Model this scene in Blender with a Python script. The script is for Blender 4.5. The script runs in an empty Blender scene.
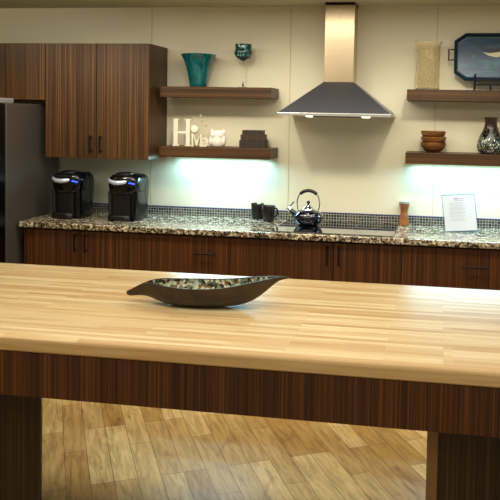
import bpy, bmesh, math, random
from mathutils import Vector, Matrix
random.seed(7)
S = bpy.context.scene
COL = S.collection
PI = math.pi
# ------------------------------------------------------------------ camera
CX, CD, CH, F = 0.3193, 5.2746, 1.6637, 748.16
YAW, PITCH, ROLL, SX, SY = 0.1660, -0.0479, 0.0187, 63.8, -98.1
right = Vector((math.cos(YAW), math.sin(YAW), 0))
y0 = Vector((-math.sin(YAW), math.cos(YAW), 0)); zz = Vector((0, 0, 1))
fwd = y0*math.cos(PITCH) + zz*math.sin(PITCH)
up = -y0*math.sin(PITCH) + zz*math.cos(PITCH)
r2 = right*math.cos(ROLL) + up*math.sin(ROLL)
u2 = -right*math.sin(ROLL) + up*math.cos(ROLL)
EYE = Vector((CX, -CD, CH))
cam = bpy.data.cameras.new('camera'); co = bpy.data.objects.new('camera', cam); COL.objects.link(co)
cam.sensor_width = 36; cam.sensor_fit = 'HORIZONTAL'; cam.lens = 36*F/500
cam.shift_x = -SX/500; cam.shift_y = SY/500
m = Matrix(((r2.x, u2.x, -fwd.x, EYE.x), (r2.y, u2.y, -fwd.y, EYE.y), (r2.z, u2.z, -fwd.z, EYE.z), (0, 0, 0, 1)))
co.matrix_world = m
S.camera = co
def ray(px, py):
    return fwd + r2*((px-250-SX)/F) - u2*((py-250-SY)/F)
def P(px, py, Y):                    # measured photo point on the vertical plane y = Y
    d = ray(px, py); return EYE + d*((Y-EYE.y)/d.y)
def U(px, py, Z):                    # measured photo point on the horizontal plane z = Z
    d = ray(px, py); return EYE + d*((Z-EYE.z)/d.z)
def X(px, py, Y): return P(px, py, Y).x
def Z(px, py, Y): return P(px, py, Y).z

# ------------------------------------------------------------------ materials
def lin(c):
    return tuple(((v/255)/12.92 if v/255 <= .04045 else ((v/255+.055)/1.055)**2.4) for v in c) + (1,)
def mat(name, col=(128, 128, 128), rough=.5, metal=0, spec=.5, coat=0, emit=None, es=0, trans=0, ior=1.45, alpha=1):
    m = bpy.data.materials.new(name); m.use_nodes = True
    b = m.node_tree.nodes['Principled BSDF']
    b.inputs['Base Color'].default_value = lin(col); b.inputs['Roughness'].default_value = rough
    b.inputs['Metallic'].default_value = metal; b.inputs['Specular IOR Level'].default_value = spec
    b.inputs['Coat Weight'].default_value = coat; b.inputs['Transmission Weight'].default_value = trans
    b.inputs['IOR'].default_value = ior; b.inputs['Alpha'].default_value = alpha
    if emit: b.inputs['Emission Color'].default_value = lin(emit); b.inputs['Emission Strength'].default_value = es
    return m
class N:
    def __init__(s, m): s.m = m; s.t = m.node_tree; s.b = s.t.nodes['Principled BSDF']
    def n(s, typ, **kw):
        nd = s.t.nodes.new(typ)
        for k, v in kw.items():
            if k in nd.inputs: nd.inputs[k].default_value = v
            else: setattr(nd, k, v)
        return nd
    def l(s, a, b): s.t.links.new(a, b)
    def coords(s, scale=(1, 1, 1), rot=(0, 0, 0), rnd=0, loc=(0, 0, 0)):
        tc = s.n('ShaderNodeTexCoord'); mp = s.n('ShaderNodeMapping')
        mp.inputs['Scale'].default_value = scale; mp.inputs['Rotation'].default_value = rot
        mp.inputs['Location'].default_value = loc
        if rnd:
            oi = s.n('ShaderNodeObjectInfo'); mu = s.n('ShaderNodeMath', operation='MULTIPLY'); mu.inputs[1].default_value = rnd
            s.l(oi.outputs['Random'], mu.inputs[0])
            ad = s.n('ShaderNodeVectorMath', operation='ADD'); s.l(tc.outputs['Object'], ad.inputs[0]); s.l(mu.outputs[0], ad.inputs[1])
            s.l(ad.outputs[0], mp.inputs['Vector'])
        else: s.l(tc.outputs['Object'], mp.inputs['Vector'])
        return mp.outputs[0]
    def noise(s, vec, scale=5, detail=3, rough=.5, dist=0):
        nd = s.n('ShaderNodeTexNoise'); nd.inputs['Scale'].default_value = scale; nd.inputs['Detail'].default_value = detail
        nd.inputs['Roughness'].default_value = rough; nd.inputs['Distortion'].default_value = dist
        s.l(vec, nd.inputs['Vector']); return nd.outputs['Fac']
    def ramp(s, fac, stops, interp='LINEAR'):
        nd = s.n('ShaderNodeValToRGB'); r = nd.color_ramp; r.interpolation = interp
        while len(r.elements) < len(stops): r.elements.new(.5)
        for e, (p, c) in zip(r.elements, stops): e.position = p; e.color = lin(c)
        s.l(fac, nd.inputs['Fac']); return nd.outputs['Color']
    def mix(s, a, b, fac=.5, mode='MIX'):
        nd = s.n('ShaderNodeMix', data_type='RGBA', blend_type=mode)
        if isinstance(fac, (int, float)): nd.inputs[0].default_value = fac
        else: s.l(fac, nd.inputs[0])
        for v, i in ((a, 6), (b, 7)):
            if isinstance(v, tuple): nd.inputs[i].default_value = lin(v)
            else: s.l(v, nd.inputs[i])
        return nd.outputs[2]
    def col(s, c): s.l(c, s.b.inputs['Base Color'])
    def bump(s, h, st=.2, d=.002):
        nd = s.n('ShaderNodeBump'); nd.inputs['Strength'].default_value = st; nd.inputs['Distance'].default_value = d
        s.l(h, nd.inputs['Height']); s.l(nd.outputs[0], s.b.inputs['Normal'])

def wood(name, vertical=True, dark=1.0, rough=.42, tint=(1, 1, 1)):
    m = mat(name, rough=rough, spec=.35); n = N(m)
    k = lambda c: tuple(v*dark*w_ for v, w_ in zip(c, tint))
    sc = (160, 160, .8) if vertical else (.8, 160, 160)
    v = n.coords(sc, rnd=13.0)
    a = n.noise(v, 1.0, 3, .6)
    sc2 = (34, 34, .2) if vertical else (.2, 34, 34)
    b = n.noise(n.coords(sc2, rnd=7.0), 1.0, 2, .5)
    c1 = n.ramp(a, [(.26, k((54, 35, 21))), (.45, k((84, 57, 34))), (.56, k((104, 72, 42))), (.68, k((142, 100, 54)))])
    c2 = n.ramp(b, [(.35, (182, 174, 168)), (.65, (255, 252, 246))])
    n.col(n.mix(c1, c2, .75, 'MULTIPLY')); n.bump(a, .08, .001)
    return m
M = {}
M['wood'] = wood('walnut_vertical', True, .84)
M['woodh'] = wood('walnut_horizontal', False, .80)
M['wood_shaded'] = wood('walnut_shaded', True, .52)  # walnut darkened so the shade under the island top is in its colour
M['wood_warm'] = wood('walnut_warm', True, .80, tint=(1.04, .88, .74))
M['edge'] = mat('edge_band', (122, 88, 52), .55)
M['carcass'] = mat('carcass_dark', (26, 18, 13), .6)
M['black_metal'] = mat('black_metal', (20, 19, 19), .38, .6)
def simple_noise(name, c1, c2, scale, **kw):
    m = mat(name, c1, **kw); n = N(m); n.col(n.ramp(n.noise(n.coords(), scale, 4), [(.3, c1), (.7, c2)])); return m
M['wall'] = simple_noise('wall_panel_paint', (213, 206, 179), (219, 212, 186), 1.3, rough=.42, spec=.3)
M['seam'] = mat('seam', (180, 175, 142), .8)
M['ceiling'] = simple_noise('ceiling_paint', (190, 188, 158), (198, 196, 166), .8, rough=.8)
M['plainwall'] = simple_noise('side_wall_paint', (190, 176, 140), (200, 186, 150), .8, rough=.8)
# granite
m = M['granite'] = mat('granite', rough=.12, spec=.55, coat=.2); n = N(m)
v = n.coords()
a = n.noise(v, 62, 5, .62, .4); b = n.noise(n.coords(loc=(3, 1, 7)), 26, 3, .55, .6)
c1 = n.ramp(a, [(.36, (14, 12, 12)), (.44, (66, 58, 50)), (.50, (160, 144, 118)), (.57, (208, 198, 176)), (.68, (240, 236, 224))])
c2 = n.ramp(b, [(.38, (64, 58, 54)), (.48, (214, 208, 198)), (.6, (255, 250, 240))])
n.col(n.mix(c1, c2, .85, 'MULTIPLY'))
# mosaic
m = M['tile'] = mat('mosaic_tile', rough=.15, spec=.5); n = N(m)
v = n.coords(rot=(-PI/2, 0, 0), loc=(0, 0, 0))
br = n.n('ShaderNodeTexBrick', offset=0.0, squash=1.0)
br.inputs['Color1'].default_value = lin((14, 18, 40)); br.inputs['Color2'].default_value = lin((90, 80, 70))
br.inputs['Mortar'].default_value = lin((158, 158, 146)); br.inputs['Scale'].default_value = 1.0
br.inputs['Mortar Size'].default_value = .0016; br.inputs['Mortar Smooth'].default_value = 0.0
br.inputs['Brick Width'].default_value = .0196; br.inputs['Row Height'].default_value = .0196
n.l(v, br.inputs['Vector']); n.col(br.outputs['Color'])
# floor
m = M['floor'] = mat('floor_planks', rough=.36, spec=.45); n = N(m)
v = n.coords(rot=(0, 0, -(PI/2+math.radians(29))))
def brick(n, v, c1, c2, mort, w, h, ms, off=.37, of=2):
    br = n.n('ShaderNodeTexBrick', offset=off, offset_frequency=of)
    br.inputs['Color1'].default_value = lin(c1); br.inputs['Color2'].default_value = lin(c2); br.inputs['Mortar'].default_value = lin(mort)
    br.inputs['Scale'].default_value = 1; br.inputs['Mortar Size'].default_value = ms; br.inputs['Mortar Smooth'].default_value = .1
    br.inputs['Brick Width'].default_value = w; br.inputs['Row Height'].default_value = h; n.l(v, br.inputs['Vector'])
    return br
br = brick(n, v, (202, 166, 104), (248, 226, 168), (150, 120, 78), .62, .104, .0016, .41, 3)
g1 = n.noise(n.coords((1, 1, 1), rot=(0, 0, -(PI/2+math.radians(29)))), 1, 2)
tc = n.coords(rot=(0, 0, -(PI/2+math.radians(29))))
st = n.n('ShaderNodeMapping'); st.inputs['Scale'].default_value = (5, 42, 1); n.l(tc, st.inputs['Vector'])
g = n.noise(st.outputs[0], 1, 5, .6, .6)
st2 = n.n('ShaderNodeMapping'); st2.inputs['Scale'].default_value = (3.2, 10, 1); n.l(tc, st2.inputs['Vector'])
kn = n.noise(st2.outputs[0], 1, 4, .65, 1.2)
c = n.mix(br.outputs['Color'], n.ramp(g, [(.3, (176, 158, 130)), (.6, (255, 252, 244))]), .7, 'MULTIPLY')
c = n.mix(c, n.ramp(kn, [(.27, (136, 98, 54)), (.45, (246, 236, 214)), (.8, (255, 255, 255))]), .55, 'MULTIPLY')
n.col(c)
# butcher block
m = M['butcher'] = mat('butcher_block', rough=.3, spec=.4); n = N(m)
v = n.coords()
br = brick(n, v, (200, 174, 128), (224, 207, 166), (196, 172, 130), .5, .026, .0005, .37, 3)
br2 = brick(n, n.coords(loc=(.21, 0.0, 0)), (240, 222, 194), (255, 255, 255), (240, 228, 205), .74, .026, .0, .29, 4)
st = n.n('ShaderNodeMapping'); st.inputs['Scale'].default_value = (3, 60, 60); n.l(v, st.inputs['Vector'])
g = n.noise(st.outputs[0], 1, 4, .6)
c = n.mix(br.outputs['Color'], br2.outputs['Color'], .7, 'MULTIPLY')
n.col(n.mix(c, n.ramp(g, [(.3, (226, 208, 178)), (.6, (255, 255, 255))]), .7, 'MULTIPLY'))
# steel
def steel(name, col, rough, sc):
    m = mat(name, col, rough, 1.0); n = N(m)
    g = n.noise(n.coords(sc), 1, 2)
    n.bump(g, .12, .001); return m
M['steel'] = steel('brushed_steel', (206, 186, 154), .24, (1.5, 1.5, 420))
M['steel_c'] = steel('brushed_steel_canopy', (140, 146, 168), .42, (2, 2, 400))
M['rim_steel'] = mat('rim_steel', (214, 212, 206), .3, 1)
M['fridge_side'] = mat('fridge_side_grey', (78, 72, 66), .42, .2)
M['fridge_front'] = steel('fridge_front', (70, 72, 76), .22, (2, 2, 300))
M['hinge'] = mat('hinge_grey', (120, 122, 122), .45)
M['black_glass'] = mat('black_glass', (8, 8, 9), .03, 0, .8, coat=1)
M['led'] = mat('led_diffuser', (240, 255, 250), .5, emit=(196, 255, 240), es=9)
M['lens'] = mat('lamp_lens', (255, 250, 235), .4, emit=(255, 248, 225), es=5)
M['plastic_black'] = mat('gloss_black_plastic', (6, 7, 10), .16, 0, .45, coat=.1)
M['plastic_satin'] = mat('satin_black_plastic', (11, 11, 13), .35)
M['plastic_grey'] = mat('smoke_grey_plastic', (34, 34, 38), .25)
M['silver'] = mat('silver_trim', (205, 218, 240), .3, .5)
M['blue_led'] = mat('blue_led', (40, 60, 255), .4, emit=(40, 70, 255), es=7)
M['screen'] = mat('blue_screen', (80, 110, 200), .4, emit=(90, 130, 255), es=.6)
M['mug'] = mat('mug_black', (22, 20, 19), .22)
M['white_cer'] = mat('white_ceramic', (232, 228, 216), .3)
M['cream'] = simple_noise('cream_painted_wood', (212, 206, 184), (226, 220, 198), 60, rough=.7)
M['book'] = simple_noise('dark_book_cover', (34, 28, 25), (52, 42, 36), 70, rough=.6)
M['book2'] = simple_noise('brown_book_cover', (46, 34, 27), (62, 47, 37), 70, rough=.6)
M['gold'] = mat('dull_gold_print', (88, 68, 46), .5, .3)
M['pages'] = mat('book_pages', (110, 96, 76), .8)
m = M['teal'] = mat('teal_glass', (8, 112, 120), .08, 0, .5, coat=.4, trans=.45); n = N(m)
n.col(n.ramp(n.noise(n.coords((40, 40, 3)), 1, 3), [(.3, (4, 84, 92)), (.7, (16, 138, 142))]))
def mosaic(name, stops, scale, rough=.12, metal=0.0):
    m = mat(name, rough=rough, metal=metal); n = N(m)
    vo = n.n('ShaderNodeTexVoronoi'); vo.inputs['Scale'].default_value = scale; n.l(n.coords(), vo.inputs['Vector'])
    sep = n.n('ShaderNodeSeparateColor'); n.l(vo.outputs['Color'], sep.inputs[0])
    n.col(n.ramp(sep.outputs[0], stops, 'CONSTANT')); return m
M['goblet'] = mosaic('goblet_mosaic', [(0, (12, 52, 58)), (.3, (14, 88, 88)), (.55, (20, 40, 60)), (.75, (110, 74, 34)), (.88, (120, 170, 165))], 110)
m = M['shell'] = mosaic('vase_shell_mosaic', [(0, (22, 28, 30)), (.3, (34, 66, 66)), (.48, (112, 132, 124)), (.62, (34, 38, 56)), (.80, (190, 188, 168)), (.9, (128, 106, 70))], 120)
n = N(m); old = m.node_tree.nodes['Principled BSDF'].inputs['Base Color'].links[0].from_socket
tc = n.n('ShaderNodeTexCoord'); sx_ = n.n('ShaderNodeSeparateXYZ'); n.l(tc.outputs['Object'], sx_.inputs[0])
ns = n.noise(n.coords(), 18, 2); ad = n.n('ShaderNodeMath', operation='MULTIPLY_ADD'); ad.inputs[1].default_value = .12; n.l(ns, ad.inputs[0]); n.l(sx_.outputs['Z'], ad.inputs[2])
mk = n.ramp(ad.outputs[0], [(.05, (255, 255, 255)), (.11, (70, 54, 40))])
n.col(n.mix(old, mk, .9, 'MULTIPLY'))
M['bowl_in'] = mosaic('shell_inlay', [(0, (52, 46, 34)), (.2, (120, 128, 104)), (.42, (176, 184, 160)), (.6, (84, 110, 100)), (.72, (206, 206, 178)), (.88, (134, 100, 58))], 85, .2)
M['bowl_out'] = simple_noise('dark_bronzed_wood', (36, 27, 17), (66, 50, 30), 14, rough=.36)
M['vase_neck'] = simple_noise('dark_brown_lacquer', (26, 18, 13), (54, 36, 22), 30, rough=.2)
M['amber'] = mat('amber_glass', (246, 224, 168), .08, trans=.92, ior=1.3); n = N(M['amber'])
g = n.noise(n.coords((110, 110, 90)), 1, 2); n.col(n.ramp(g, [(.35, (246, 228, 176)), (.6, (255, 254, 246))])); n.bump(g, .2, .0015)
M['clear'] = mat('clear_glass', (250, 250, 248), .04, trans=1.0, ior=1.3)
M['acrylic'] = mat('clear_acrylic', (225, 240, 240), .06, trans=.9, ior=1.2)
M['acr_edge'] = mat('acrylic_edge', (58, 92, 120), .2, .2)
M['paper'] = mat('paper', (196, 204, 214), .7)
M['ink'] = mat('faded_grey_ink', (120, 130, 144), .8)
M['ink_red'] = mat('red_ink', (150, 84, 110), .8)
m = M['bowlwood'] = mat('acacia_wood', rough=.32); n = N(m)
n.col(n.ramp(n.noise(n.coords((8, 8, 70)), 1, 4, .6, .8), [(.3, (56, 32, 15)), (.5, (112, 70, 33)), (.7, (164, 114, 60))]))
M['millwood'] = simple_noise('orange_wood', (112, 66, 28), (150, 94, 44), 30, rough=.35)
M['mill_top'] = mat('brushed_cap', (200, 206, 204), .3, .8)
m = M['tray'] = mat('navy_lacquer', rough=.3, spec=.5); n = N(m)
n.col(n.ramp(n.noise(n.coords((3, 3, 14)), 1, 4, .6), [(.3, (10, 34, 56)), (.55, (22, 62, 90)), (.75, (56, 110, 134))]))
M['tray_rim'] = mat('dark_navy_rim', (18, 38, 54), .28)
M['bird_w'] = mat('bird_cream_paint', (196, 190, 160), .5)
M['bird_b'] = mat('bird_brown_paint', (52, 44, 40), .5)
M['lilac'] = mat('faded_green_paint', (72, 104, 104), .5)
M['kettle'] = mat('midnight_enamel', (11, 13, 34), .06, .5, .8, coat=1)
M['chrome'] = mat('chrome', (224, 228, 232), .08, 1)
M['grout_trim'] = mat('blue_edge_trim', (40, 44, 110), .3)
M['outlet'] = mat('outlet_plastic', (222, 214, 190), .5)

# ------------------------------------------------------------------ mesh helpers
class MB:
    def __init__(s): s.bm = bmesh.new()
    def box(s, x0, x1, y0, y1, z0, z1):
        vs = [s.bm.verts.new((x, y, z)) for z in (z0, z1) for y in (y0, y1) for x in (x0, x1)]
        for f in ((0, 2, 3, 1), (4, 5, 7, 6), (0, 1, 5, 4), (2, 6, 7, 3), (0, 4, 6, 2), (1, 3, 7, 5)): s.bm.faces.new([vs[i] for i in f])
        return s
    def hexa(s, pts):
        vs = [s.bm.verts.new(p) for p in pts]
        for f in ((0, 2, 3, 1), (4, 5, 7, 6), (0, 1, 5, 4), (2, 6, 7, 3), (0, 4, 6, 2), (1, 3, 7, 5)): s.bm.faces.new([vs[i] for i in f])
        return s
    def rings(s, rings, cap0=True, cap1=True, closed=True):
        R = [[s.bm.verts.new(p) for p in r] for r in rings]; n = len(R[0])
        for a, b in zip(R, R[1:]):
            for i in range(n if closed else n-1):
                j = (i+1) % n; s.bm.faces.new((a[i], a[j], b[j], b[i]))
        if cap0: s.bm.faces.new(R[0][::-1])
        if cap1: s.bm.faces.new(R[-1])
        return s
    def lathe(s, c, prof, n=32, sx=1, sy=1, caps=(True, True)):
        return s.rings([[(c[0]+r*sx*math.cos(2*PI*i/n), c[1]+r*sy*math.sin(2*PI*i/n), c[2]+z) for i in range(n)] for r, z in prof], *caps)
    def tube(s, pts, r, n=10, caps=True):
        pts = [Vector(p) for p in pts]; R = []
        rr = r if isinstance(r, (list, tuple)) else [r]*len(pts)
        prev = None
        for i, p in enumerate(pts):
            t = (pts[min(i+1, len(pts)-1)] - pts[max(i-1, 0)]).normalized()
            if prev is None: a = t.orthogonal().normalized()
            else: a = (prev - t*prev.dot(t)).normalized()
            prev = a; b = t.cross(a)
            R.append([p + (a*math.cos(2*PI*k/n) + b*math.sin(2*PI*k/n))*rr[i] for k in range(n)])
        return s.rings(R, caps, caps)
    def prism(s, pts, y0, y1):            # polygon in x,z extruded along y
        a = [s.bm.verts.new((x, y0, z)) for x, z in pts]; b = [s.bm.verts.new((x, y1, z)) for x, z in pts]
        n = len(pts)
        s.bm.faces.new(a); s.bm.faces.new(b[::-1])
        for i in range(n): s.bm.faces.new((a[i], b[i], b[(i+1) % n], a[(i+1) % n]))
        return s
    def ball(s, c, r, sx=1, sy=1, sz=1, n=20):
        prof = [(max(r*math.sin(PI*k/n), 1e-5), -r*math.cos(PI*k/n)*sz) for k in range(n+1)]
        return s.lathe(c, prof, n, sx, sy)
    def rot(s, ang, piv, axis='Z'):
        bmesh.ops.rotate(s.bm, verts=s.bm.verts, cent=piv, matrix=Matrix.Rotation(ang, 3, axis)); return s
WP = {}
def build(name, mb, m, parent=None, bevel=0, smooth=None, seg=2):
    bm = mb.bm; bmesh.ops.recalc_face_normals(bm, faces=bm.faces)
    xs = [v.co.x for v in bm.verts]; ys = [v.co.y for v in bm.verts]; zs = [v.co.z for v in bm.verts]
    c = Vector(((min(xs)+max(xs))/2, (min(ys)+max(ys))/2, (min(zs)+max(zs))/2)) if parent else Vector(((min(xs)+max(xs))/2, (min(ys)+max(ys))/2, min(zs)))
    for v in bm.verts: v.co -= c
    me = bpy.data.meshes.new(name); bm.to_mesh(me); bm.free()
    me.materials.append(M[m] if isinstance(m, str) else m)
    o = bpy.data.objects.new(name, me); COL.objects.link(o)
    WP[o.name] = c
    if parent: o.parent = parent; o.location = c - WP[parent.name]
    else: o.location = c
    if smooth:
        for p in me.polygons: p.use_smooth = True
        if smooth is not True:
            try: me.set_sharp_from_angle(angle=math.radians(smooth))
            except Exception: pass
    if bevel:
        b = o.modifiers.new('bevel', 'BEVEL'); b.width = bevel; b.segments = seg; b.limit_method = 'ANGLE'; b.angle_limit = math.radians(40)
    return o
def tag(o, label, cat, group=None):
    o['label'] = label; o['category'] = cat
    if group: o['group'] = group
    return o
def thing(name, loc, label, cat, group=None):
    o = bpy.data.objects.new(name, None); COL.objects.link(o); o.location = loc; o.empty_display_size = .05
    WP[o.name] = Vector(loc); return tag(o, label, cat, group)
def struct(o): o['kind'] = 'structure'; return o
def dup(root, loc, label, rotz=0, scale=1):
    r = root.copy(); COL.objects.link(r); r.location = loc; r.rotation_euler = (0, 0, rotz); r.scale = (scale,)*3; r['label'] = label
    def rec(src, dst):
        for ch in list(src.children):
            c = ch.copy(); COL.objects.link(c); c.parent = dst; rec(ch, c)
    rec(root, r); return r

# ------------------------------------------------------------------ measurements
CEIL = Z(250, 7, 0)
CTOP, CBOT = .915, .875
CF = -.64
ISF, ISB = -3.022, -1.926
XL, XR = -3.75, 2.6
YB = -6.6
# ------------------------------------------------------------------ shell
mb = MB().box(XL, XR, YB, .0, -.05, 0); fl = struct(build('floor', mb, 'floor'))
struct(build('ceiling', MB().box(XL, XR, YB, .12, CEIL, CEIL+.1), 'ceiling'))
struct(build('wall_back', MB().box(XL, XR, 0, .12, -.05, CEIL), 'wall'))
struct(build('wall_left', MB().box(XL-.12, XL, YB, .12, -.05, CEIL+.1), 'plainwall'))
for i, px in enumerate((152, 291, 437.5, 0)):
    x = X(px, 25, 0) if px else X(437.5, 25, 0)+1.03
    struct(build('trim_%d' % (i+1), MB().box(x-.0025, x+.0025, -.0015, 0, .99, CEIL), 'seam'))

# ------------------------------------------------------------------ handles
def pull(parent, c, L, vertical, r=.0055, out=.03):
    mb = MB(); x, y, z = c
    if vertical:
        mb.tube([(x, y-out, z-L/2), (x, y-out, z+L/2)], r, 10)
        for s in (-1, 1): mb.tube([(x, y-out, z+s*L*.38), (x, y, z+s*L*.38)], r*.9, 8)
    else:
        mb.tube([(x-L/2, y-out, z), (x+L/2, y-out, z)], r, 10)
        for s in (-1, 1): mb.tube([(x+s*L*.38, y-out, z), (x+s*L*.38, y, z)], r*.9, 8)
    return build('handle', mb, 'black_metal', parent, smooth=40)

# ------------------------------------------------------------------ upper cabinets
UZ0, UZ1, UF = 1.3375, 2.1417, -.35
xc0, xc1 = -2.4435, -1.668
def upper(x0, x1, z0, z1, label, hx):
    t = thing('wall_cabinet', ((x0+x1)/2, UF/2, z0), label, 'cabinet', 'dark wood wall cabinets')
    build('carcass', MB().box(x0, x1, UF+.02, -.002, z0, z1), 'wood', t)
    xm = (x0+x1)/2
    for s, a, b in ((-1, x0, xm-.0012), (1, xm+.0012, x1)):
        d = build('door', MB().box(a+.0012, b-.0002, UF, UF+.019, z0, z1), 'wood', t, .0012)
        if hx: pull(d, (xm + s*hx, UF, z0+.100), .125, True)
    return t
upper(xc0+.001, xc1, UZ0, UZ1, 'tall dark walnut double-door wall cabinet above the two coffee machines', .037)
zf = Z(30, 99.7, UF)
upper(-3.35, xc0-.001, zf, UZ1, 'short dark walnut wall cabinet over the refrigerator', 0)

# ------------------------------------------------------------------ floating shelves
s1t, s1b, s2t, s2b = 1.853, 1.779, 1.4326, 1.3567
XS0, XS1, XR0, XR1 = -1.631, -.828, .0985, .98
LED = (.38, .77, 1)
def shelf(x0, x1, zb, zt, label):
    return tag(build('floating_shelf', MB().box(x0, x1, -.25, -.001, zb, zt), 'woodh', None, .0015), label, 'shelf', 'thick dark wood floating shelves')
shelf(XS0, XS1, s1b, s1t, 'upper dark wood floating shelf left of the hood, holding a teal vase')
shelf(XS0, XS1, s2b, s2t, 'lower dark wood floating shelf left of the hood, holding an owl and books')
shelf(XR0, XR1, s1b, s1t, 'upper dark wood floating shelf right of the hood, holding a navy tray')
shelf(XR0, XR1, s2b, s2t, 'lower dark wood floating shelf right of the hood, holding stacked wooden bowls')
def arealight(name, loc, rot, sx, sy, power, col):
    l = bpy.data.lights.new(name, 'AREA'); l.shape = 'RECTANGLE'; l.size = sx; l.size_y = sy; l.energy = power; l.color = col
    o = bpy.data.objects.new(name, l); COL.objects.link(o); o.location = loc; o.rotation_euler = rot; return o
for x0, x1, lab in ((XS0+.06, XS1-.05, 'white LED strip light under the lower left shelf'), (XR0+.03, XR1-.05, 'white LED strip light under the lower right shelf')):
    t = thing('shelf_light', ((x0+x1)/2, -.05, s2b-.0068), lab, 'light')
    build('housing', MB().box(x0, x1, -.060, -.035, s2b-.005, s2b-.0004), 'rim_steel', t)
    build('diffuser', MB().box(x0+.005, x1-.005, -.0595, -.0355, s2b-.0068, s2b-.0051), 'led', t)
    arealight('shelf_lamp', ((x0+x1)/2, -.048, s2b-.0075), (math.radians(-20), 0, 0), x1-x0-.02, .02, 6.0, LED)
    arealight('counter_fill', ((x0+x1)/2, -.14, s2b-.0075), (math.radians(-14), 0, 0), x1-x0-.02, .03, 6, (.40, .80, 1))  # added fill without its own fitting, brightens the worktop

# ------------------------------------------------------------------ refrigerator
FX1, FY0, FZ = -2.500, -.81, 1.715
t = thing('refrigerator', (-2.94, -.42, 0), 'dark grey refrigerator with steel doors at the left end of the counter', 'refrigerator')
build('cabinet', MB().box(-3.37, FX1, FY0+.07, -.06, .02, FZ-.004), 'fridge_side', t, .006)
for a, b in ((-3.37, -2.932), (-2.928, FX1)):
    d = build('door', MB().box(a, b, FY0-.02, FY0+.06, .08, FZ-.012), 'fridge_front', t, .008)
    hx = b-.05 if b < -2.9 else a+.05
    build('handle', MB().tube([(hx, FY0-.02, 1.45), (hx, FY0-.07, 1.42), (hx, FY0-.07, .72), (hx, FY0-.02, .69)], .011, 10), 'rim_steel', d, smooth=40)
build('hinge_cover', MB().box(-2.60, FX1-.005, FY0+.0, FY0+.17, FZ-.006, FZ+.030), 'hinge', t, .008)
build('base_grille', MB().box(-3.36, FX1-.01, FY0+.02, FY0+.09, 0, .075), 'carcass', t)

# ------------------------------------------------------------------ base cabinets
BF = -.61
units = [(-2.452, X(140, 235, BF), 'doors', 'dark walnut base cabinet with two doors below the coffee machines'),
         (X(140, 235, BF), X(267, 240, BF), 'drawers', 'dark walnut drawer cabinet below the mugs, middle of the counter run'),
         (X(267, 240, BF), X(402, 250, BF), 'doors', 'dark walnut base cabinet with two doors below the kettle and cooktop'),
         (X(402, 250, BF), X(402, 250, BF)+.885, 'drawers', 'dark walnut drawer cabinet below the framed notice at the right')]
for x0, x1, kind, lab in units:
    t = thing('base_cabinet', ((x0+x1)/2, -.3, 0), lab, 'cabinet', 'dark wood base cabinets')
    build('carcass', MB().box(x0+.0005, x1-.0005, BF+.021, -.01, .1, CBOT-.001), 'carcass', t)
    build('toe_kick', MB().box(x0+.0005, x1-.0005, BF+.08, BF+.1, 0, .099), 'carcass', t)
    xm = (x0+x1)/2
    if kind == 'doors':
        for s, a, b in ((-1, x0, xm), (1, xm, x1)):
            d = build('door', MB().box(a+.0015, b-.0015, BF, BF+.02, .105, CBOT-.012), 'wood_warm', t, .0012)
            pull(d, (xm+s*.037, BF, CBOT-.09), .125, True)
    else:
        zs = [CBOT-.012, CBOT-.012-.262, .105+.245, .105]
        for a, b in zip(zs[1:], zs):
            d = build('drawer', MB().box(x0+.0015, x1-.0015, BF, BF+.02, a+.003, b), 'wood_warm', t, .0012)
            pull(d, (xm + (.022 if x0 < -1 else 0), BF, (a+b)/2+.024), .15, False)
# worktop with tiny rounded front edge
tag(build('countertop', MB().box(-2.480, 1.62, CF, -.002, CBOT, CTOP), 'granite', None, .008, seg=3), 'speckled brown and black granite countertop along the back wall', 'countertop')
t = thing('tile_backsplash', (-.4, -.01, CTOP), 'low strip of small dark mosaic tiles along the wall behind the counter', 'backsplash')
build('mosaic_strip', MB().box(-2.478, 1.62, -.012, -.001, CTOP+.0003, CTOP+.0590), 'tile', t)
build('top_trim', MB().box(-2.478, 1.62, -.0135, -.001, CTOP+.0592, CTOP+.0635), 'grout_trim', t)

# ------------------------------------------------------------------ range hood
t = thing('range_hood', (-.345, -.25, 1.66), 'stainless steel chimney range hood with flared canopy on the back wall', 'range hood')
hx0, hx1 = -.7254, .012
rz0, rz1 = 1.664, 1.684
cy0 = -.20; cx0, cx1 = X(324.4, 60, cy0), X(353.8, 60, cy0)
chz = Z(340, 82.3, cy0)
def frustum(mb, a, za, b, zb):
    mb.rings([[(a[0], a[2], za), (a[1], a[2], za), (a[1], a[3], za), (a[0], a[3], za)], [(b[0], b[2], zb), (b[1], b[2], zb), (b[1], b[3], zb), (b[0], b[3], zb)]])
    return mb
build('canopy', frustum(MB(), (hx0+.002, hx1-.002, -.498, -.001), rz1, (cx0-.004, cx1+.004, cy0-.004, -.001), chz), 'steel_c', t)
build('rim', MB().box(hx0, hx1, -.50, -.001, rz0, rz1-.0002), 'rim_steel', t, .0015)
build('chimney', MB().box(cx0, cx1, cy0, -.001, chz+.0005, CEIL-.018), 'steel', t, .002)
build('ceiling_collar', MB().box(cx0-.001, cx1+.001, cy0-.001, -.001, CEIL-.018, CEIL-.0005), 'black_metal', t)
for px in (310, 366):
    x = X(px, 117, -.40)
    l = build('lamp', MB().lathe((x, -.40, rz0-.0068), [(.022, 0), (.030, .0065)], 24), 'lens', t, smooth=40)
    sp = bpy.data.lights.new('hood_lamp', 'SPOT'); sp.energy = 3; sp.spot_size = 2.0; sp.spot_blend = .8; sp.color = (1, .93, .8); sp.shadow_soft_size = .03
    so = bpy.data.objects.new('hood_lamp', sp); COL.objects.link(so); so.location = (x, -.40, rz0-.02)
build('filter_panel', MB().box(hx0+.22, hx1-.22, -.43, -.08, rz0-.006, rz0-.0005), 'black_metal', t)

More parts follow.
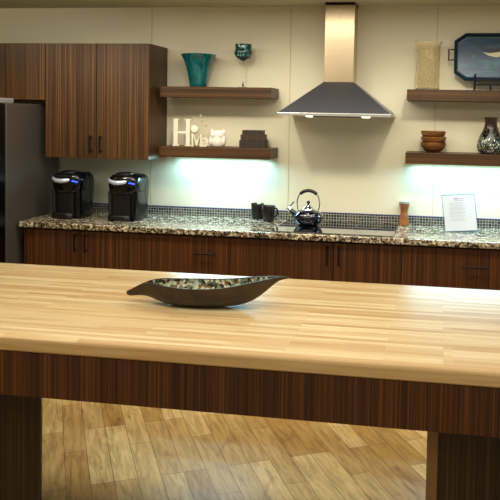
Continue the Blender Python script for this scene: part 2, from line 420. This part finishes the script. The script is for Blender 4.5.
# ------------------------------------------------------------------ cooktop and kettle
ctx0, ctx1 = -.735, .055
t = thing('cooktop', (-.345, -.33, CTOP), 'black glass cooktop set into the granite countertop below the hood', 'cooktop')
build('glass_plate', MB().box(ctx0, ctx1, -.595, -.075, CTOP+.0003, CTOP+.006), 'black_glass', t, .002)
for x, y, r in ((-.56, -.45, .09), (-.14, -.45, .075), (-.56, -.2, .07), (-.14, -.2, .09)):
    build('burner_ring', MB().rings([[(x+q*math.cos(2*PI*i/40), y+q*math.sin(2*PI*i/40), z) for i in range(40)] for q, z in ((r, CTOP+.0060), (r, CTOP+.0064), (r-.004, CTOP+.0064), (r-.004, CTOP+.0060))], False, False), mat('ring_grey', (70, 70, 72), .3), t)
kz = CTOP+.0065
kc = U(308, 226.5, kz); kc = Vector((kc.x-.009, kc.y+.05, kz))
t = thing('kettle', kc, 'glossy midnight-blue kettle with a looped chrome handle on the cooktop', 'kettle')
R = .103
build('body', MB().lathe(kc, [(.066, 0), (.070, .003), (.086, .018), (.099, .040), (R, .056), (.101, .072), (.088, .090), (.064, .103), (.045, .109), (.001, .110)], 40), 'kettle', t, smooth=60)
build('lid', MB().lathe(kc+Vector((0, 0, .106)), [(.046, 0), (.044, .006), (.03, .016), (.018, .028), (.012, .034), (.001, .035)], 32), 'chrome', t, smooth=60)
build('knob', MB().lathe(kc+Vector((0, 0, .141)), [(.006, 0), (.007, .006), (.0115, .012), (.0115, .02), (.006, .027), (.001, .028)], 20), 'plastic_satin', t, smooth=60)
hp = [(-.066, .092), (-.074, .13), (-.076, .168), (-.064, .206), (-.040, .228), (0, .236), (.040, .228), (.064, .206), (.076, .168), (.074, .13), (.066, .092)]
def smoothpts(pts, k=4):
    pts = [Vector(p) for p in pts]; out = []
    for i in range(len(pts)-1):
        p0, p1, p2, p3 = pts[max(i-1, 0)], pts[i], pts[i+1], pts[min(i+2, len(pts)-1)]
        for j in range(k):
            u = j/k; out.append(.5*((2*p1)+(-p0+p2)*u+(2*p0-5*p1+4*p2-p3)*u*u+(-p0+3*p1-3*p2+p3)*u**3))
    out.append(pts[-1]); return out
h = build('handle', MB().tube(smoothpts([kc+Vector((x, 0, z)) for x, z in hp]), .0052, 10), 'chrome', t, smooth=True)
build('grip', MB().tube(smoothpts([kc+Vector((x, 0, z)) for x, z in ((-.058, .212), (-.035, .229), (0, .237), (.035, .229), (.058, .212))]), [.008]+[.0115]*15+[.008], 12), 'plastic_satin', h, smooth=True)
for s in (-1, 1): build('handle_bracket', MB().box(kc.x+s*.066-.008, kc.x+s*.066+.008, kc.y-.014, kc.y+.014, kz+.078, kz+.1), 'chrome', t, .003)
sp = build('spout', MB().tube([kc+Vector(v) for v in ((-.074, 0, .060), (-.104, -.01, .088), (-.128, -.014, .108))], [.027, .019, .015], 16), 'kettle', t, smooth=True)
build('spout_cap', MB().tube([kc+Vector(v) for v in ((-.122, -.014, .102), (-.142, -.016, .120))], [.019, .018], 16), 'chrome', sp, smooth=40)
build('whistle_lever', MB().tube([kc+Vector(v) for v in ((-.128, -.014, .122), (-.112, -.014, .142), (-.098, -.014, .160))], [.004, .004, .005], 8), 'plastic_satin', sp, smooth=True)

# ------------------------------------------------------------------ mugs
def mug(loc, label, group):
    t = thing('mug', loc, label, 'mug', group); c = Vector(loc)
    build('body', MB().lathe(c, [(.036, 0), (.0385, .002), (.042, .04), (.048, .110), (.047, .112), (.045, .110), (.040, .04), (.036, .008), (.001, .007)], 32), 'mug', t, smooth=50)
    build('handle', MB().tube(smoothpts([c+Vector((x, -.004, z)) for x, z in ((.044, .094), (.060, .094), (.068, .076), (.064, .048), (.041, .030))]), .0062, 10), 'mug', t, smooth=True)
    return t
c = U(257, 219, CTOP); mg = mug((c.x, c.y+.01, CTOP+.0005), 'matte black mug standing farther left and slightly behind its twin, left of the kettle', 'black mugs beside the cooktop')
c = U(268.5, 221.3, CTOP); dup(mg, (c.x, c.y+.0, CTOP+.0005), 'matte black mug nearer the kettle, right one of the pair', -.15)

# ------------------------------------------------------------------ coffee machines
def sring(cx, cy, w, d, z, n=36, e=3.0):
    out = []
    for i in range(n):
        a = 2*PI*i/n; ca, sa = math.cos(a), math.sin(a)
        out.append((cx+w/2*math.copysign(abs(ca)**(2/e), ca), cy+d/2*math.copysign(abs(sa)**(2/e), sa), z))
    return out
def coffee(loc, label, group):
    t = thing('coffee_machine', loc, label, 'coffee machine', group); x, y, z = loc
    # front faces -y
    build('body', MB().rings([sring(x, y+.045, w, d, z+h, e=3.4) for w, d, h in ((.196, .16, .0), (.206, .168, .01), (.220, .178, .12), (.232, .184, .22), (.233, .18, .262), (.218, .165, .290), (.18, .14, .312), (.09, .08, .320))]), 'plastic_black', t, smooth=60)
    build('brew_head', MB().rings([sring(x, y-.035, w, d, z+h, e=3.0) for w, d, h in ((.17, .15, .178), (.205, .185, .186), (.224, .198, .205), (.234, .207, .245), (.234, .207, .268), (.220, .198, .294), (.186, .17, .314), (.09, .09, .323))]), 'plastic_black', t, smooth=60)
    pts = []
    for k in range(15):
        a = math.radians(200 + k*132/14)
        pts.append((x-.022+.092*math.cos(a), y-.045+.100*math.sin(a), z+.284-.020*math.sin(PI*k/14)))
    lv = build('lid_lever', MB().tube(pts, [.006]+[.010+.006*math.sin(PI*k/14) for k in range(1, 14)]+[.006], 12), 'silver', t, smooth=True)
    build('lid_pad', MB().rings([sring(x-.008, y-.05, w, d, z+h, e=2.3) for w, d, h in ((.13, .12, .306), (.12, .11, .326), (.075, .07, .333))]), 'plastic_satin', t, smooth=50)
    build('cup_bay', MB().rings([sring(x-.01, y-.085, w, d, z+h, e=5) for w, d, h in ((.138, .05, .03), (.140, .06, .185))]), 'plastic_satin', t, smooth=50)
    build('side_column', MB().rings([sring(x-.094, y-.03, w, d, z+h, e=3.2) for w, d, h in ((.030, .15, .0), (.034, .16, .08), (.040, .17, .20))]), 'plastic_grey', t, smooth=50)
    build('side_column', MB().rings([sring(x+.082, y-.03, w, d, z+h, e=3.4) for w, d, h in ((.052, .16, .0), (.058, .17, .1), (.062, .175, .2))]), 'plastic_black', t, smooth=50)
    tr = build('drip_tray', MB().rings([sring(x-.02, y-.080, w, d, z+h, e=3.4) for w, d, h in ((.150, .13, .0), (.168, .14, .005), (.168, .14, .034), (.16, .132, .038))]), 'plastic_satin', t, smooth=50)
    build('tray_grille', MB().rings([sring(x-.02, y-.085, .13, .10, z+h, e=3) for h in (.0385, .041)]), 'plastic_grey', tr, smooth=40)
    cp = build('control_panel', MB().rings([sring(x+.078, y-.130, .056, .014, z+h, e=3) for h in (.240, .282)]), 'plastic_satin', t, smooth=50)
    for k in range(3):
        build('blue_light', MB().rings([sring(x+.064+k*.015, y-.1385, .010, .004, z+h-.003*k, e=2.4, n=16) for h in (.262, .270)]), 'blue_led', cp, smooth=40)
    cord = [(x+.02, y+.160, z+.03), (x+.02, y+.185, z+.008), (x-.05, y+.195, z+.005), (x-.14, y+.165, z+.005), (x-.185, y+.11, z+.005), (x-.155, y+.06, z+.006), (x-.135, y+.10, z+.011), (x-.145, y+.19, z+.02), (x-.140, y+.212, z+.07), (x-.125, y+.215, z+.12)]
    build('power_cord', MB().tube(smoothpts(cord, 5), .0035, 8), 'plastic_satin', t, smooth=True)
    return t
c = U(70, 219, CTOP)
base_y = c.y+.13
k1 = coffee((X(73.5, 200, base_y), base_y, CTOP+.0008), 'glossy black single-cup coffee machine nearest the refrigerator', 'single-cup coffee machines')
k1.scale = (1, 1, 1.0)
dup(k1, (X(128.8, 205, base_y+.0), base_y+.0, CTOP+.0008), 'glossy black single-cup coffee machine farther right, next to the open counter', 0)

# ------------------------------------------------------------------ things on left shelves
# teal vase
YV = -.13
def px2m(px, Y, py=100): return (X(px+1, py, Y)-X(px, py, Y))
sc = px2m(200, YV)
vx = X(198.2, 85, YV)
prof = [(.001, 0), (.054, 0), (.059, .005), (.064, .03), (.073, .08), (.086, .14), (.104, .190), (.124, .226), (.130, .2305), (.127, .232), (.122, .227), (.101, .19), (.082, .14), (.068, .08), (.058, .03), (.05, .014), (.001, .012)]
tag(build('glass_vase', MB().lathe((vx, YV, s1t+.0006), prof, 48, caps=(False, False)), 'teal', None, smooth=50), 'teal glass vase flaring to a wide rim on the upper left shelf', 'vase')
# goblet
gx = X(243, 80, YV); g0 = s1t+.0006
t = thing('goblet', (gx, YV, g0), 'tall-stemmed goblet with a dark teal mosaic cup on the upper left shelf', 'goblet')
build('stem', MB().lathe((gx, YV, g0), [(.040, 0), (.040, .002), (.014, .008), (.0055, .016), (.0045, .10), (.0045, .16), (.010, .185), (.015, .196)], 28), 'clear', t, smooth=50)
build('cup', MB().lathe((gx, YV, g0+.190), [(.002, .0), (.022, .003), (.048, .020), (.063, .044), (.065, .060), (.060, .074), (.057, .080), (.059, .116), (.057, .116), (.055, .08), (.059, .058), (.045, .024), (.001, .01)], 36, caps=(True, False)), 'goblet', t, smooth=50)

# Home letters
Yh = -.17; zt = s2t+.0006
def hx(px): return X(px, 140, Yh)
def hz(py): return zt + (146.8-py)*sc
t = thing('home_sign', (hx(190), Yh, zt), 'cream freestanding HoMe letter decoration on the lower left shelf', 'decoration')
def serifH(x0, x1, z0, z1, st, ser, sh):
    xm = (z0+z1)/2; P_ = []
    a0, a1 = x0+ser, x0+ser+st; b0, b1 = x1-ser-st, x1-ser
    return [(x0, z0), (a1+ser, z0), (a1+ser, z0+sh), (a1, z0+sh*1.6), (a1, xm-st*.28), (b0, xm-st*.28), (b0, z0+sh*1.6), (b0-ser, z0+sh), (b0-ser, z0), (x1, z0), (x1, z0+sh), (b1, z0+sh*1.6),
            (b1, z1-sh*1.6), (x1, z1-sh), (x1, z1), (b0-ser, z1), (b0-ser, z1-sh), (b0, z1-sh*1.6), (b0, xm+st*.28), (a1, xm+st*.28), (a1, z1-sh*1.6), (a1+ser, z1-sh), (a1+ser, z1), (x0, z1), (x0, z1-sh), (a0, z1-sh*1.6), (a0, z0+sh*1.6), (x0, z0+sh)]
build('letter_h', MB().prism(serifH(hx(172.8), hx(191.6), zt, hz(120.8), .031, .009, .006), Yh-.012, Yh+.012), 'cream', t, .001)
ox, oz = hx(194.8), hz(130.6)
mb = MB(); mb.rings([[(ox+r*math.cos(2*PI*i/24), yy, oz+r*math.sin(2*PI*i/24)) for i in range(24)] for r, yy in ((.024, Yh+.008), (.030, Yh+.002), (.030, Yh-.012), (.022, Yh-.019))])
o_ = build('letter_o', mb, 'cream', t, smooth=50)
mb = MB()
for k in range(7):
    a = 2*PI*k/6; r = .0145 if k < 6 else 0
    mb.ball((ox+r*math.cos(a), Yh-.018, oz+r*math.sin(a)), .0085, 1, .7, 1, 10)
build('rose_relief', mb, 'white_cer', o_, smooth=True)
build('stalk', MB().prism([(ox-.004, zt+.07), (ox+.004, zt+.07), (ox+.005, oz-.02), (ox-.005, oz-.02)], Yh-.005, Yh+.003), 'cream', t)
def mM(x0, x1, z0, z1, st, ser, sh):
    xm = (x0+x1)/2; a0, a1, b0, b1 = x0+ser, x0+ser+st, x1-ser-st, x1-ser
    return [(x0, z0), (a1+ser*.6, z0), (a1+ser*.6, z0+sh), (a1, z0+sh), (a1, z1-sh*2.6), (xm-.003, z0+sh), (xm+.003, z0+sh), (b0, z1-sh*2.6), (b0, z0+sh), (b0-ser*.6, z0+sh), (b0-ser*.6, z0), (x1, z0), (x1, z0+sh), (b1, z0+sh), (b1, z1-sh), (x1, z1-sh), (x1, z1),
            (b0+.002, z1), (xm, z0+(z1-z0)*.4), (a1-.002, z1), (x0, z1), (x0, z1-sh), (a0, z1-sh), (a0, z0+sh), (x0, z0+sh)]
build('letter_m', MB().prism(mM(hx(192.4), hx(203.4), zt, hz(134.8), .0105, .005, .005), Yh-.030, Yh-.012), 'cream', t, .0008)
ex, ez, er = hx(205.6), zt+.0315, .0315
mb = MB(); ra, rb = er, er*.60
mb.rings([[(ex+q_*math.cos(math.radians(a)), y_, ez+q_*math.sin(math.radians(a))) for q_, y_ in ((ra, Yh-.026), (rb, Yh-.026), (rb, Yh-.010), (ra, Yh-.010))] for a in range(0, 326, 13)])
mb.box(ex-er*.65, ex+er*.97, Yh-.0265, Yh-.0105, ez-.004, ez+.0045)
build('letter_e', mb, 'cream', t)
mb = MB()
for sx_, sz_, r in ((202.5, 122.5, .018), (205.5, 127, .016), (200, 117, .011)):
    cx_, cz_ = hx(sx_), hz(sz_)
    mb.prism([(cx_+(r if k % 2 == 0 else r*.42)*math.cos(PI/2+k*PI/5), cz_+(r if k % 2 == 0 else r*.42)*math.sin(PI/2+k*PI/5)) for k in range(10)], Yh+.004, Yh+.008)
    mb.tube([(cx_, Yh+.006, cz_), (hx(199), Yh+.006, zt+.02)], .0014, 6)
build('star_sprig', mb, mat('dull_gold_wire', (176, 166, 128), .5), t)

# owl
ox, oy, oz = X(218, 140, -.185), -.185, zt
t = thing('owl_figurine', (ox, oy, oz), 'white ceramic owl figurine between the letters and the dark books', 'figurine')
mb = MB().lathe((ox, oy, oz), [(.032, 0), (.046, .006), (.055, .03), (.057, .055), (.053, .078), (.050, .09), (.049, .102), (.040, .116), (.001, .118)], 36, 1, .78)
build('body', mb, 'white_cer', t, smooth=60)
for s in (-1, 1):
    build('ear', MB().rings([[(ox+s*.036+r*math.cos(2*PI*i/12)+s*dx, oy-.005+r*.7*math.sin(2*PI*i/12), oz+h) for i in range(12)] for r, h, dx in ((.019, .1, 0), (.010, .115, .004), (.002, .127, .009))]), 'white_cer', t, smooth=60)
    e = build('eye', MB().rings([[(ox+s*.0225+r*math.cos(2*PI*i/20), oy+yy, oz+.084+r*math.sin(2*PI*i/20)) for i in range(20)] for r, yy in ((.021, -.025), (.021, -.040), (.015, -.043))]), 'white_cer', t, smooth=40)
    build('eyelid', MB().tube([(ox+s*.0225+.013*math.cos(a), oy-.044, oz+.087+.011*math.sin(a)) for a in [PI+PI*k/8 for k in range(9)]], .0016, 6), mat('grey_glaze', (150, 144, 130), .4), e)  # eyelid arcs in a darker grey glaze
    build('wing', MB().ball((ox+s*.047, oy-.008, oz+.045), .034, .42, .7, 1, 16), 'white_cer', t, smooth=True)
build('beak', MB().rings([[(ox+r*math.cos(2*PI*i/10), oy-.04-dy, oz+h+r*math.sin(2*PI*i/10)) for i in range(10)] for r, dy, h in ((.007, 0, .074), (.001, .011, .068))]), 'white_cer', t, smooth=40)

# books (spines face the camera)
def book(px0, px1, z0, th, dep, mt, label, ang):
    x0, x1 = X(px0, 140, -.2), X(px1, 140, -.2); y0_ = -.205; piv = ((x0+x1)/2, y0_+dep/2, z0)
    t = thing('book', piv, label, 'book', 'stacked dark hardback books')
    c = .0028
    build('cover', MB().box(x0, x1, y0_, y0_+dep, z0, z0+c).box(x0, x1, y0_, y0_+dep, z0+th-c, z0+th).box(x0, x1, y0_, y0_+c, z0+c, z0+th-c).rot(ang, piv), mt, t, .0008)
    build('page_block', MB().box(x0+.004, x1-.004, y0_+c+.0002, y0_+dep-.004, z0+c+.0002, z0+th-c-.0002).rot(ang, piv), 'pages', t)
    for fx in (.04, .3, .7, .94): build('spine_band', MB().box(x0+(x1-x0)*fx-.0016, x0+(x1-x0)*fx+.0016, y0_-.0009, y0_-.0001, z0+.002, z0+th-.002).rot(ang, piv), 'gold', t)
bz = zt
book(239, 264.5, bz, .052, .15, 'book', 'thick black hardback book, bottom of the stack on the lower left shelf', .05); bz += .0524
book(240.3, 263.5, bz, .040, .135, 'book2', 'dark brown hardback book in the middle of the stack', .04); bz += .0404
book(241.8, 262, bz, .030, .12, 'book', 'smallest black hardback book on top of the stack', .05)

# ------------------------------------------------------------------ things on right shelves
gx = X(427.6, 86, YV); r0 = 11.2*sc
t = tag(build('glass_vase', MB().lathe((gx, YV, s1t+.0006), [(.001, 0), (.074, 0), (.079, .006), (.077, .05), (.077, .15), (.078, .28), (.084, .306), (.093, .320), (.0935, .323), (.090, .323), (.081, .306), (.074, .282), (.073, .15), (.073, .05), (.070, .014), (.001, .012)], 48, caps=(False, False)), 'amber', None, smooth=50), 'tall cylindrical vase of dimpled amber and clear glass on the upper right shelf', 'vase')
# tray on easel
YT = -.10
tx0, tx1 = X(454, 60, YT), X(454, 60, YT)+.72
tz0, tz1 = s1t+.064, Z(470, 32.5, YT)
lean = math.radians(-9)
piv = (tx0, YT, tz0)
t = thing('serving_tray', (0.5*(tx0+tx1), YT, tz0), 'navy octagonal serving tray painted with a flying bird, propped on a stand', 'tray')
def octo(i, ch):
    x0, x1, z0, z1 = tx0+i, tx1-i, tz0+i, tz1-i
    cz = ch*.72; return [(x0+ch, z0), (x1-ch, z0), (x1, z0+cz), (x1, z1-cz), (x1-ch, z1), (x0+ch, z1), (x0, z1-cz), (x0, z0+cz)]
def tr(mb): return mb.rot(lean, piv, 'X')
base = build('panel', tr(MB().prism(octo(.028, .058), YT-.002, YT+.004)), 'tray', t)
mb = MB(); mb.rings([[(x, YT+yy, z) for x, z in octo(i, c)] for i, c, yy in ((.0, .075, -.022), (.004, .073, -.024), (.022, .061, -.004), (.03, .058, -.0025), (.03, .058, .006), (.02, .062, .005), (.0, .075, -.018))], False, False)
build('raised_rim', tr(mb), 'tray_rim', t)
for s, xx in ((-1, tx0), (1, tx1)):
    zc = Z(449, 55, YT)
    mb = MB().tube([(xx+(.002*-s), YT-.018, zc+.036), (xx+s*.036, YT-.02, zc+.040), (xx+s*.036, YT-.02, zc-.036), (xx+(.002*-s), YT-.018, zc-.033)], .0062, 8)
    build('handle', tr(mb), mat('aged_brass', (58, 46, 32), .4, .5), t)
def art(pts, yy): return tr(MB().prism(pts, YT-.0045-yy, YT-.0022-yy))
bx, bz_ = X(499, 54, YT), Z(499, 54, YT)
def q(l): return [(bx+a*sc, bz_+b*sc) for a, b in l]
build('painted_bird', art(q([(-14, 2), (-9, -1), (-2, -2.6), (6, -1), (14, 3), (20, 4), (14, 6), (6, 3.5), (-2, 2), (-8, 1.2)]), .0), 'bird_w', base)
build('painted_wing', art(q([(-20, 10.5), (-15, 5), (-9, 2.6), (0, 2.6), (10, 5), (18, 5.4), (12, 8), (2, 6), (-8, 4.8), (-14, 6.5)]), .0005), 'bird_b', base)
mb = MB()
for a, b, r in ((-6, -9, 2.2), (-4, -12, 2), (-8, -12.5, 1.6), (-22, -2, 1.6), (-17, -9, 1.5), (12, -11, 2), (16, -8, 1.6), (-5, -15, 1.4)):
    mb.prism([(bx+(a+r*math.cos(k*PI/5))*sc, bz_+(b+r*math.sin(k*PI/5))*sc) for k in range(10)], YT-.0045, YT-.0022)
build('painted_leaves', tr(mb), 'lilac', base)
# easel
t2x = X(475, 85, -.14); ez0 = s1t+.0005
t = thing('display_stand', (t2x+.17, -.13, ez0), 'black metal display stand holding the navy tray', 'stand')
xc_ = (tx0+tx1)/2
for xx in (t2x, 2*xc_-t2x):
    build('leg', MB().tube([(xx, -.145, ez0+.111), (xx, -.145, ez0+.006), (xx, -.035, ez0+.006)], .0062, 8), 'black_metal', t)
    build('rear_support', MB().tube([(xx, -.035, ez0+.006), (xx, -.030, ez0+.20)], .0045, 8), 'black_metal', t)
build('lower_bar', MB().box(t2x-.006, 2*xc_-t2x+.006, -.148, -.140, ez0+.034, ez0+.045), 'black_metal', t)
build('upper_bar', MB().box(t2x-.004, 2*xc_-t2x+.004, -.1485, -.142, ez0+.068, ez0+.076), 'black_metal', t)
for xx in (X(490.5, 85, -.14), 2*xc_-X(490.5, 85, -.14)):
    build('foot', MB().box(xx-.0065, xx+.0065, -.149, -.137, ez0, ez0+.036), 'black_metal', t)

# wooden bowls
bx_ = X(433.3, 145, -.14)
def bowl(loc, label):
    t = tag(build('wooden_bowl', MB().lathe(loc, [(.001, 0), (.040, 0), (.056, .010), (.075, .030), (.086, .050), (.087, .066), (.0845, .0665), (.081, .054), (.070, .034), (.051, .016), (.001, .010)], 40, caps=(False, False)), 'bowlwood', None, smooth=50), label, 'bowl', 'stacked brown wooden bowls')
    return t
b1 = bowl((bx_, -.14, s2t+.0006), 'bottom brown wooden bowl of the stack on the lower right shelf')
dup(b1, (bx_+.001, -.141, s2t+.041), 'middle brown wooden bowl, nested inside the bottom one', 1.1, .985)
dup(b1, (bx_-.002, -.14, s2t+.081), 'top brown wooden bowl of the nested stack', 2.3, .97)

# mosaic vase
vx = X(490.2, 150, -.15)
t = thing('decorative_vase', (vx, -.15, s2t+.0006), 'rounded dark vase with shimmering shell mosaic on the lower right shelf', 'vase')
build('body', MB().lathe((vx, -.15, s2t+.0006), [(.001, 0), (.056, 0), (.073, .008), (.086, .030), (.090, .055), (.085, .085), (.071, .120), (.055, .150), (.046, .170)], 44, caps=(False, False)), 'shell', t, smooth=60)
build('neck', MB().lathe((vx, -.15, s2t+.0006), [(.0465, .1695), (.042, .185), (.040, .205), (.043, .232), (.048, .243), (.044, .244), (.038, .23), (.034, .205), (.036, .185)], 44, caps=(False, False)), 'vase_neck', t, smooth=60)

# ------------------------------------------------------------------ counter things, right
c = U(404, 225.3, CTOP); c = Vector((c.x-.002, c.y+.012, CTOP+.0008))
t = thing('pepper_mill', c, 'hourglass-shaped orange wooden pepper mill with a pale metal cap', 'pepper mill')
build('body', MB().lathe(c, [(.001, 0), (.040, 0), (.0405, .004), (.037, .02), (.029, .06), (.0255, .082), (.025, .09), (.028, .11), (.035, .142), (.0365, .15), (.001, .151)], 12), 'millwood', t)
build('cap', MB().lathe(c+Vector((0, 0, .1515)), [(.037, 0), (.039, .004), (.038, .013), (.026, .016), (.001, .0165)], 32), 'mill_top', t, smooth=40)
# sign holder
bl = U(445, 231.5, CTOP+.004)
YS = bl.y
br_ = P(479, 233, YS); W = br_.x-bl.x
t = thing('sign_holder', (bl.x+W/2, YS, CTOP), 'leaning clear acrylic holder with a printed white notice on the countertop', 'sign')
Hh = .248; ln = math.radians(-14); zb = CTOP+.0005
pv = (bl.x, YS, zb)
def sg(mb): return mb.rot(-math.radians(19), pv, 'X').rot(math.radians(11), pv, 'Z').rot(math.radians(-3), pv, 'Y')
ac = build('acrylic_panel', sg(MB().box(bl.x, bl.x+W, YS, YS+.004, zb+.002, zb+Hh)), 'acrylic', t)
mb = MB()
e = .0022
mb.box(bl.x-e, bl.x, YS-.001, YS+.005, zb, zb+Hh+e).box(bl.x+W, bl.x+W+e, YS-.001, YS+.005, zb, zb+Hh+e).box(bl.x, bl.x+W, YS-.001, YS+.005, zb+Hh, zb+Hh+e).box(bl.x, bl.x+W, YS-.001, YS+.005, zb-.000, zb+.002)
build('frame_edge', sg(mb), 'acr_edge', t)
pa = build('notice_paper', sg(MB().box(bl.x+.004, bl.x+W-.004, YS-.0012, YS-.0004, zb+.005, zb+Hh-.004)), 'paper', t)
mb = MB()
def line(mb, x0, x1, zf, th): mb.box(bl.x+W*x0, bl.x+W*x1, YS-.0018, YS-.0013, zb+Hh*zf, zb+Hh*zf+th); return mb
for zf in [.78, .745, .71, .66, .625, .59, .54, .505, .47, .42, .385, .33, .295]:
    line(mb, .2, .58+.22*random.random(), zf, .0012)
line(mb, .36, .66, .835, .002)
build('printed_lines', sg(mb), 'ink', pa)
build('printed_heading', sg(line(line(MB(), .36, .5, .88, .006), .52, .66, .882, .003)), 'ink_red', pa)
build('base_foot', MB().hexa([(bl.x, YS+.002, zb), (bl.x+W, YS+.002, zb), (bl.x, YS+.085, zb), (bl.x+W, YS+.085, zb), (bl.x, YS+.003, zb+.003), (bl.x+W, YS+.003, zb+.003), (bl.x, YS+.085, zb+.003), (bl.x+W, YS+.085, zb+.003)]), 'acrylic', t)

# ------------------------------------------------------------------ island
IX0, IX1 = -2.05, 1.75
ITOP, IBOT = .915, .864
t = thing('kitchen_island', ((IX0+IX1)/2, (ISF+ISB)/2, 0), 'long kitchen island with a pale butcher-block top on a dark walnut base', 'island')
mb = MB(); prof = []
r = .016
pr = [(ISF+r*1.0, IBOT)] if False else []
for a in range(0, 91, 15): pr.append((ISF+r-r*math.cos(math.radians(a)), ITOP-r+r*math.sin(math.radians(a))))
pr2 = [(ISF+.006, IBOT), (ISF+.001, IBOT+.005)] + pr + [(ISB-.006, ITOP), (ISB, ITOP-.006), (ISB, IBOT)]
mb.rings([[(x, y, z) for y, z in pr2] for x in (IX0, IX1)])
build('butcher_block_top', mb, 'butcher', t, smooth=35)
ap0 = .7138
AF = ISF+.004
build('apron', MB().box(IX0+.03, IX1-.03, AF, AF+.022, ap0, IBOT-.0005), 'wood_warm', t, .001)
build('apron', MB().box(IX0+.03, IX1-.03, ISB-.032, ISB-.010, ap0+.02, IBOT-.0005), 'wood_warm', t, .001)
for xx in (IX0+.03, IX1-.052): build('apron', MB().box(xx, xx+.022, AF+.023, ISB-.033, ap0, IBOT-.0005), 'wood', t, .001)
LF = AF+.045
lx = X(40.3, 450, LF)
p = build('leg_panel', MB().box(IX0+.06, lx, LF, LF+.010, 0, ap0+.06), 'wood_shaded', t)
build('leg_core', MB().box(IX0+.08, lx-.9, LF+.0105, ISB-.08, 0, ap0+.06), 'wood_shaded', t)
r0_, r1_ = X(426.5, 460, LF), X(437.5, 460, LF)
build('leg_stile', MB().box(r0_, r1_, LF, LF+.03, 0, ap0+.06), 'edge', t)
build('leg_panel', MB().box(r1_, IX1-.08, LF+.004, LF+.03, 0, ap0+.06), 'wood_shaded', t)
build('leg_core', MB().box(r0_+.02, IX1-.1, LF+.0305, ISB-.08, 0, ap0+.06), 'wood_shaded', t)

# ------------------------------------------------------------------ leaf-shaped bowl
bc = U(203, 305.6, ITOP)
bcy = bc.y
tipl = P(127, 293, bcy-.02); tipr = P(290, 276.5, bcy+.03)
print('bowl', bc, tipl, tipr)
# stations: (u along px, bottom height, rim height, half width)
st_ = [(126.5, .031, .045, .006), (130, .027, .051, .013), (137, .029, .066, .018), (144, .030, .079, .023), (151, .026, .087, .034), (160, .014, .089, .054), (172, .004, .086, .076), (186, .0, .084, .090), (202, .0, .084, .096), (218, .002, .087, .094), (232, .006, .093, .086), (244, .014, .101, .073), (254, .028, .108, .058), (264, .054, .115, .041), (272, .082, .120, .025), (280, .107, .125, .012), (287, .116, .124, .006), (291, .119, .123, .003)]
xA, xB = tipl.x, tipr.x
sa = math.atan2(.05, xB-xA)
out = []; inn = []; rimr = []
def station(px): 
    f = (px-126.5)/(291-126.5); return Vector((xA+(xB-xA)*f, bcy-.02+.05*f, 0))
bowlz = ITOP+.0006
nrm = Vector((-math.sin(sa), math.cos(sa), 0))
K = 24
def interp(rows, k=3):
    vs = smoothpts([Vector((a, b, c)) for a, b, c, d in rows], k); ws = smoothpts([Vector((a, d, 0)) for a, b, c, d in rows], k)
    return [(v.x, v.y, v.z, max(w.y, .002)) for v, w in zip(vs, ws)]
rows = interp(st_)
def cross(px, zb_, zr, w, inset):
    c = station(px); r = []
    th = .006
    dzin = inset*th
    zb2 = min(zb_+dzin, zr-.001) if inset else zb_
    w2 = max(w-inset*.006, w*.35)
    for k in range(K+1):
        a = PI*(.5-.5*math.cos(PI*k/K))           # 0..pi : front rim -> bottom -> back rim
        s = math.cos(a); h = 1-abs(math.sin(a))**.8
        flat = math.copysign(abs(s)**.8, s)
        zz_ = zb2+(zr-zb2)*(1-math.sin(a)**.75)
        v = c - nrm*(w2*flat); r.append((v.x, v.y, bowlz+max(zz_, 0)))
    return r
outer_r = [cross(a, b, c, d, 0) for a, b, c, d in rows]
inner_r = [cross(a, b, c, d, 1) for a, b, c, d in rows]
t = thing('leaf_bowl', (bc.x, bcy, ITOP), 'long leaf-shaped dark wooden bowl with shell mosaic inside on the island top', 'bowl')
mb = MB()
loops = [o + i[::-1] for o, i in zip(outer_r, inner_r)]
mb.rings(loops, True, True)
build('shell_of_wood', mb, 'bowl_out', t, smooth=50)
bpy.data.objects['shell_of_wood'].name = 'wooden_hull'; WP['wooden_hull'] = WP['shell_of_wood']
mb = MB()
inlay = [cross(a, b, c, d, 1.35) for a, b, c, d in rows]
lift = [[(x+0, y+0, z+.0005) for x, y, z in r_[1:-1]] for r_ in inlay[9:-10]]
mb.rings(lift, False, False, closed=False)
build('mosaic_inlay', mb, 'bowl_in', t, smooth=True)

# ------------------------------------------------------------------ lights
w = bpy.data.worlds.new('world'); S.world = w; w.use_nodes = True
w.node_tree.nodes['Background'].inputs[0].default_value = (1.0, .91, .76, 1); w.node_tree.nodes['Background'].inputs[1].default_value = .36
def spot(loc, tgt, e, size=1.6, blend=.7, col=(1, .90, .70), soft=.06):
    l = bpy.data.lights.new('ceiling_spot', 'SPOT'); l.energy = e; l.spot_size = size; l.spot_blend = blend; l.color = col; l.shadow_soft_size = soft
    o = bpy.data.objects.new('ceiling_spot', l); COL.objects.link(o); o.location = loc
    o.rotation_euler = (Vector(tgt)-Vector(loc)).to_track_quat('-Z', 'Y').to_euler(); return o
zc = CEIL-.05
spot((-3.1, -1.5, zc), (-2.6, 0, 2.1), 16)  # extra spot added to brighten the wall at upper left
for x in (-2.2, -.95, .3, 1.5):
    spot((x, -1.35, zc), (x+.1, -.25, 1.0), 38)
arealight('room_light', (-.4, -3.4, CEIL-.03), (0, 0, 0), 3.6, 1.6, 52, (1, .93, .80))
arealight('aisle_light', (-.4, -1.2, CEIL-.03), (0, 0, 0), 3.6, .7, 46, (1, .93, .80))
S.view_settings.view_transform = 'Standard'; S.view_settings.look = 'None'
S.view_settings.exposure = 0; S.view_settings.gamma = 1
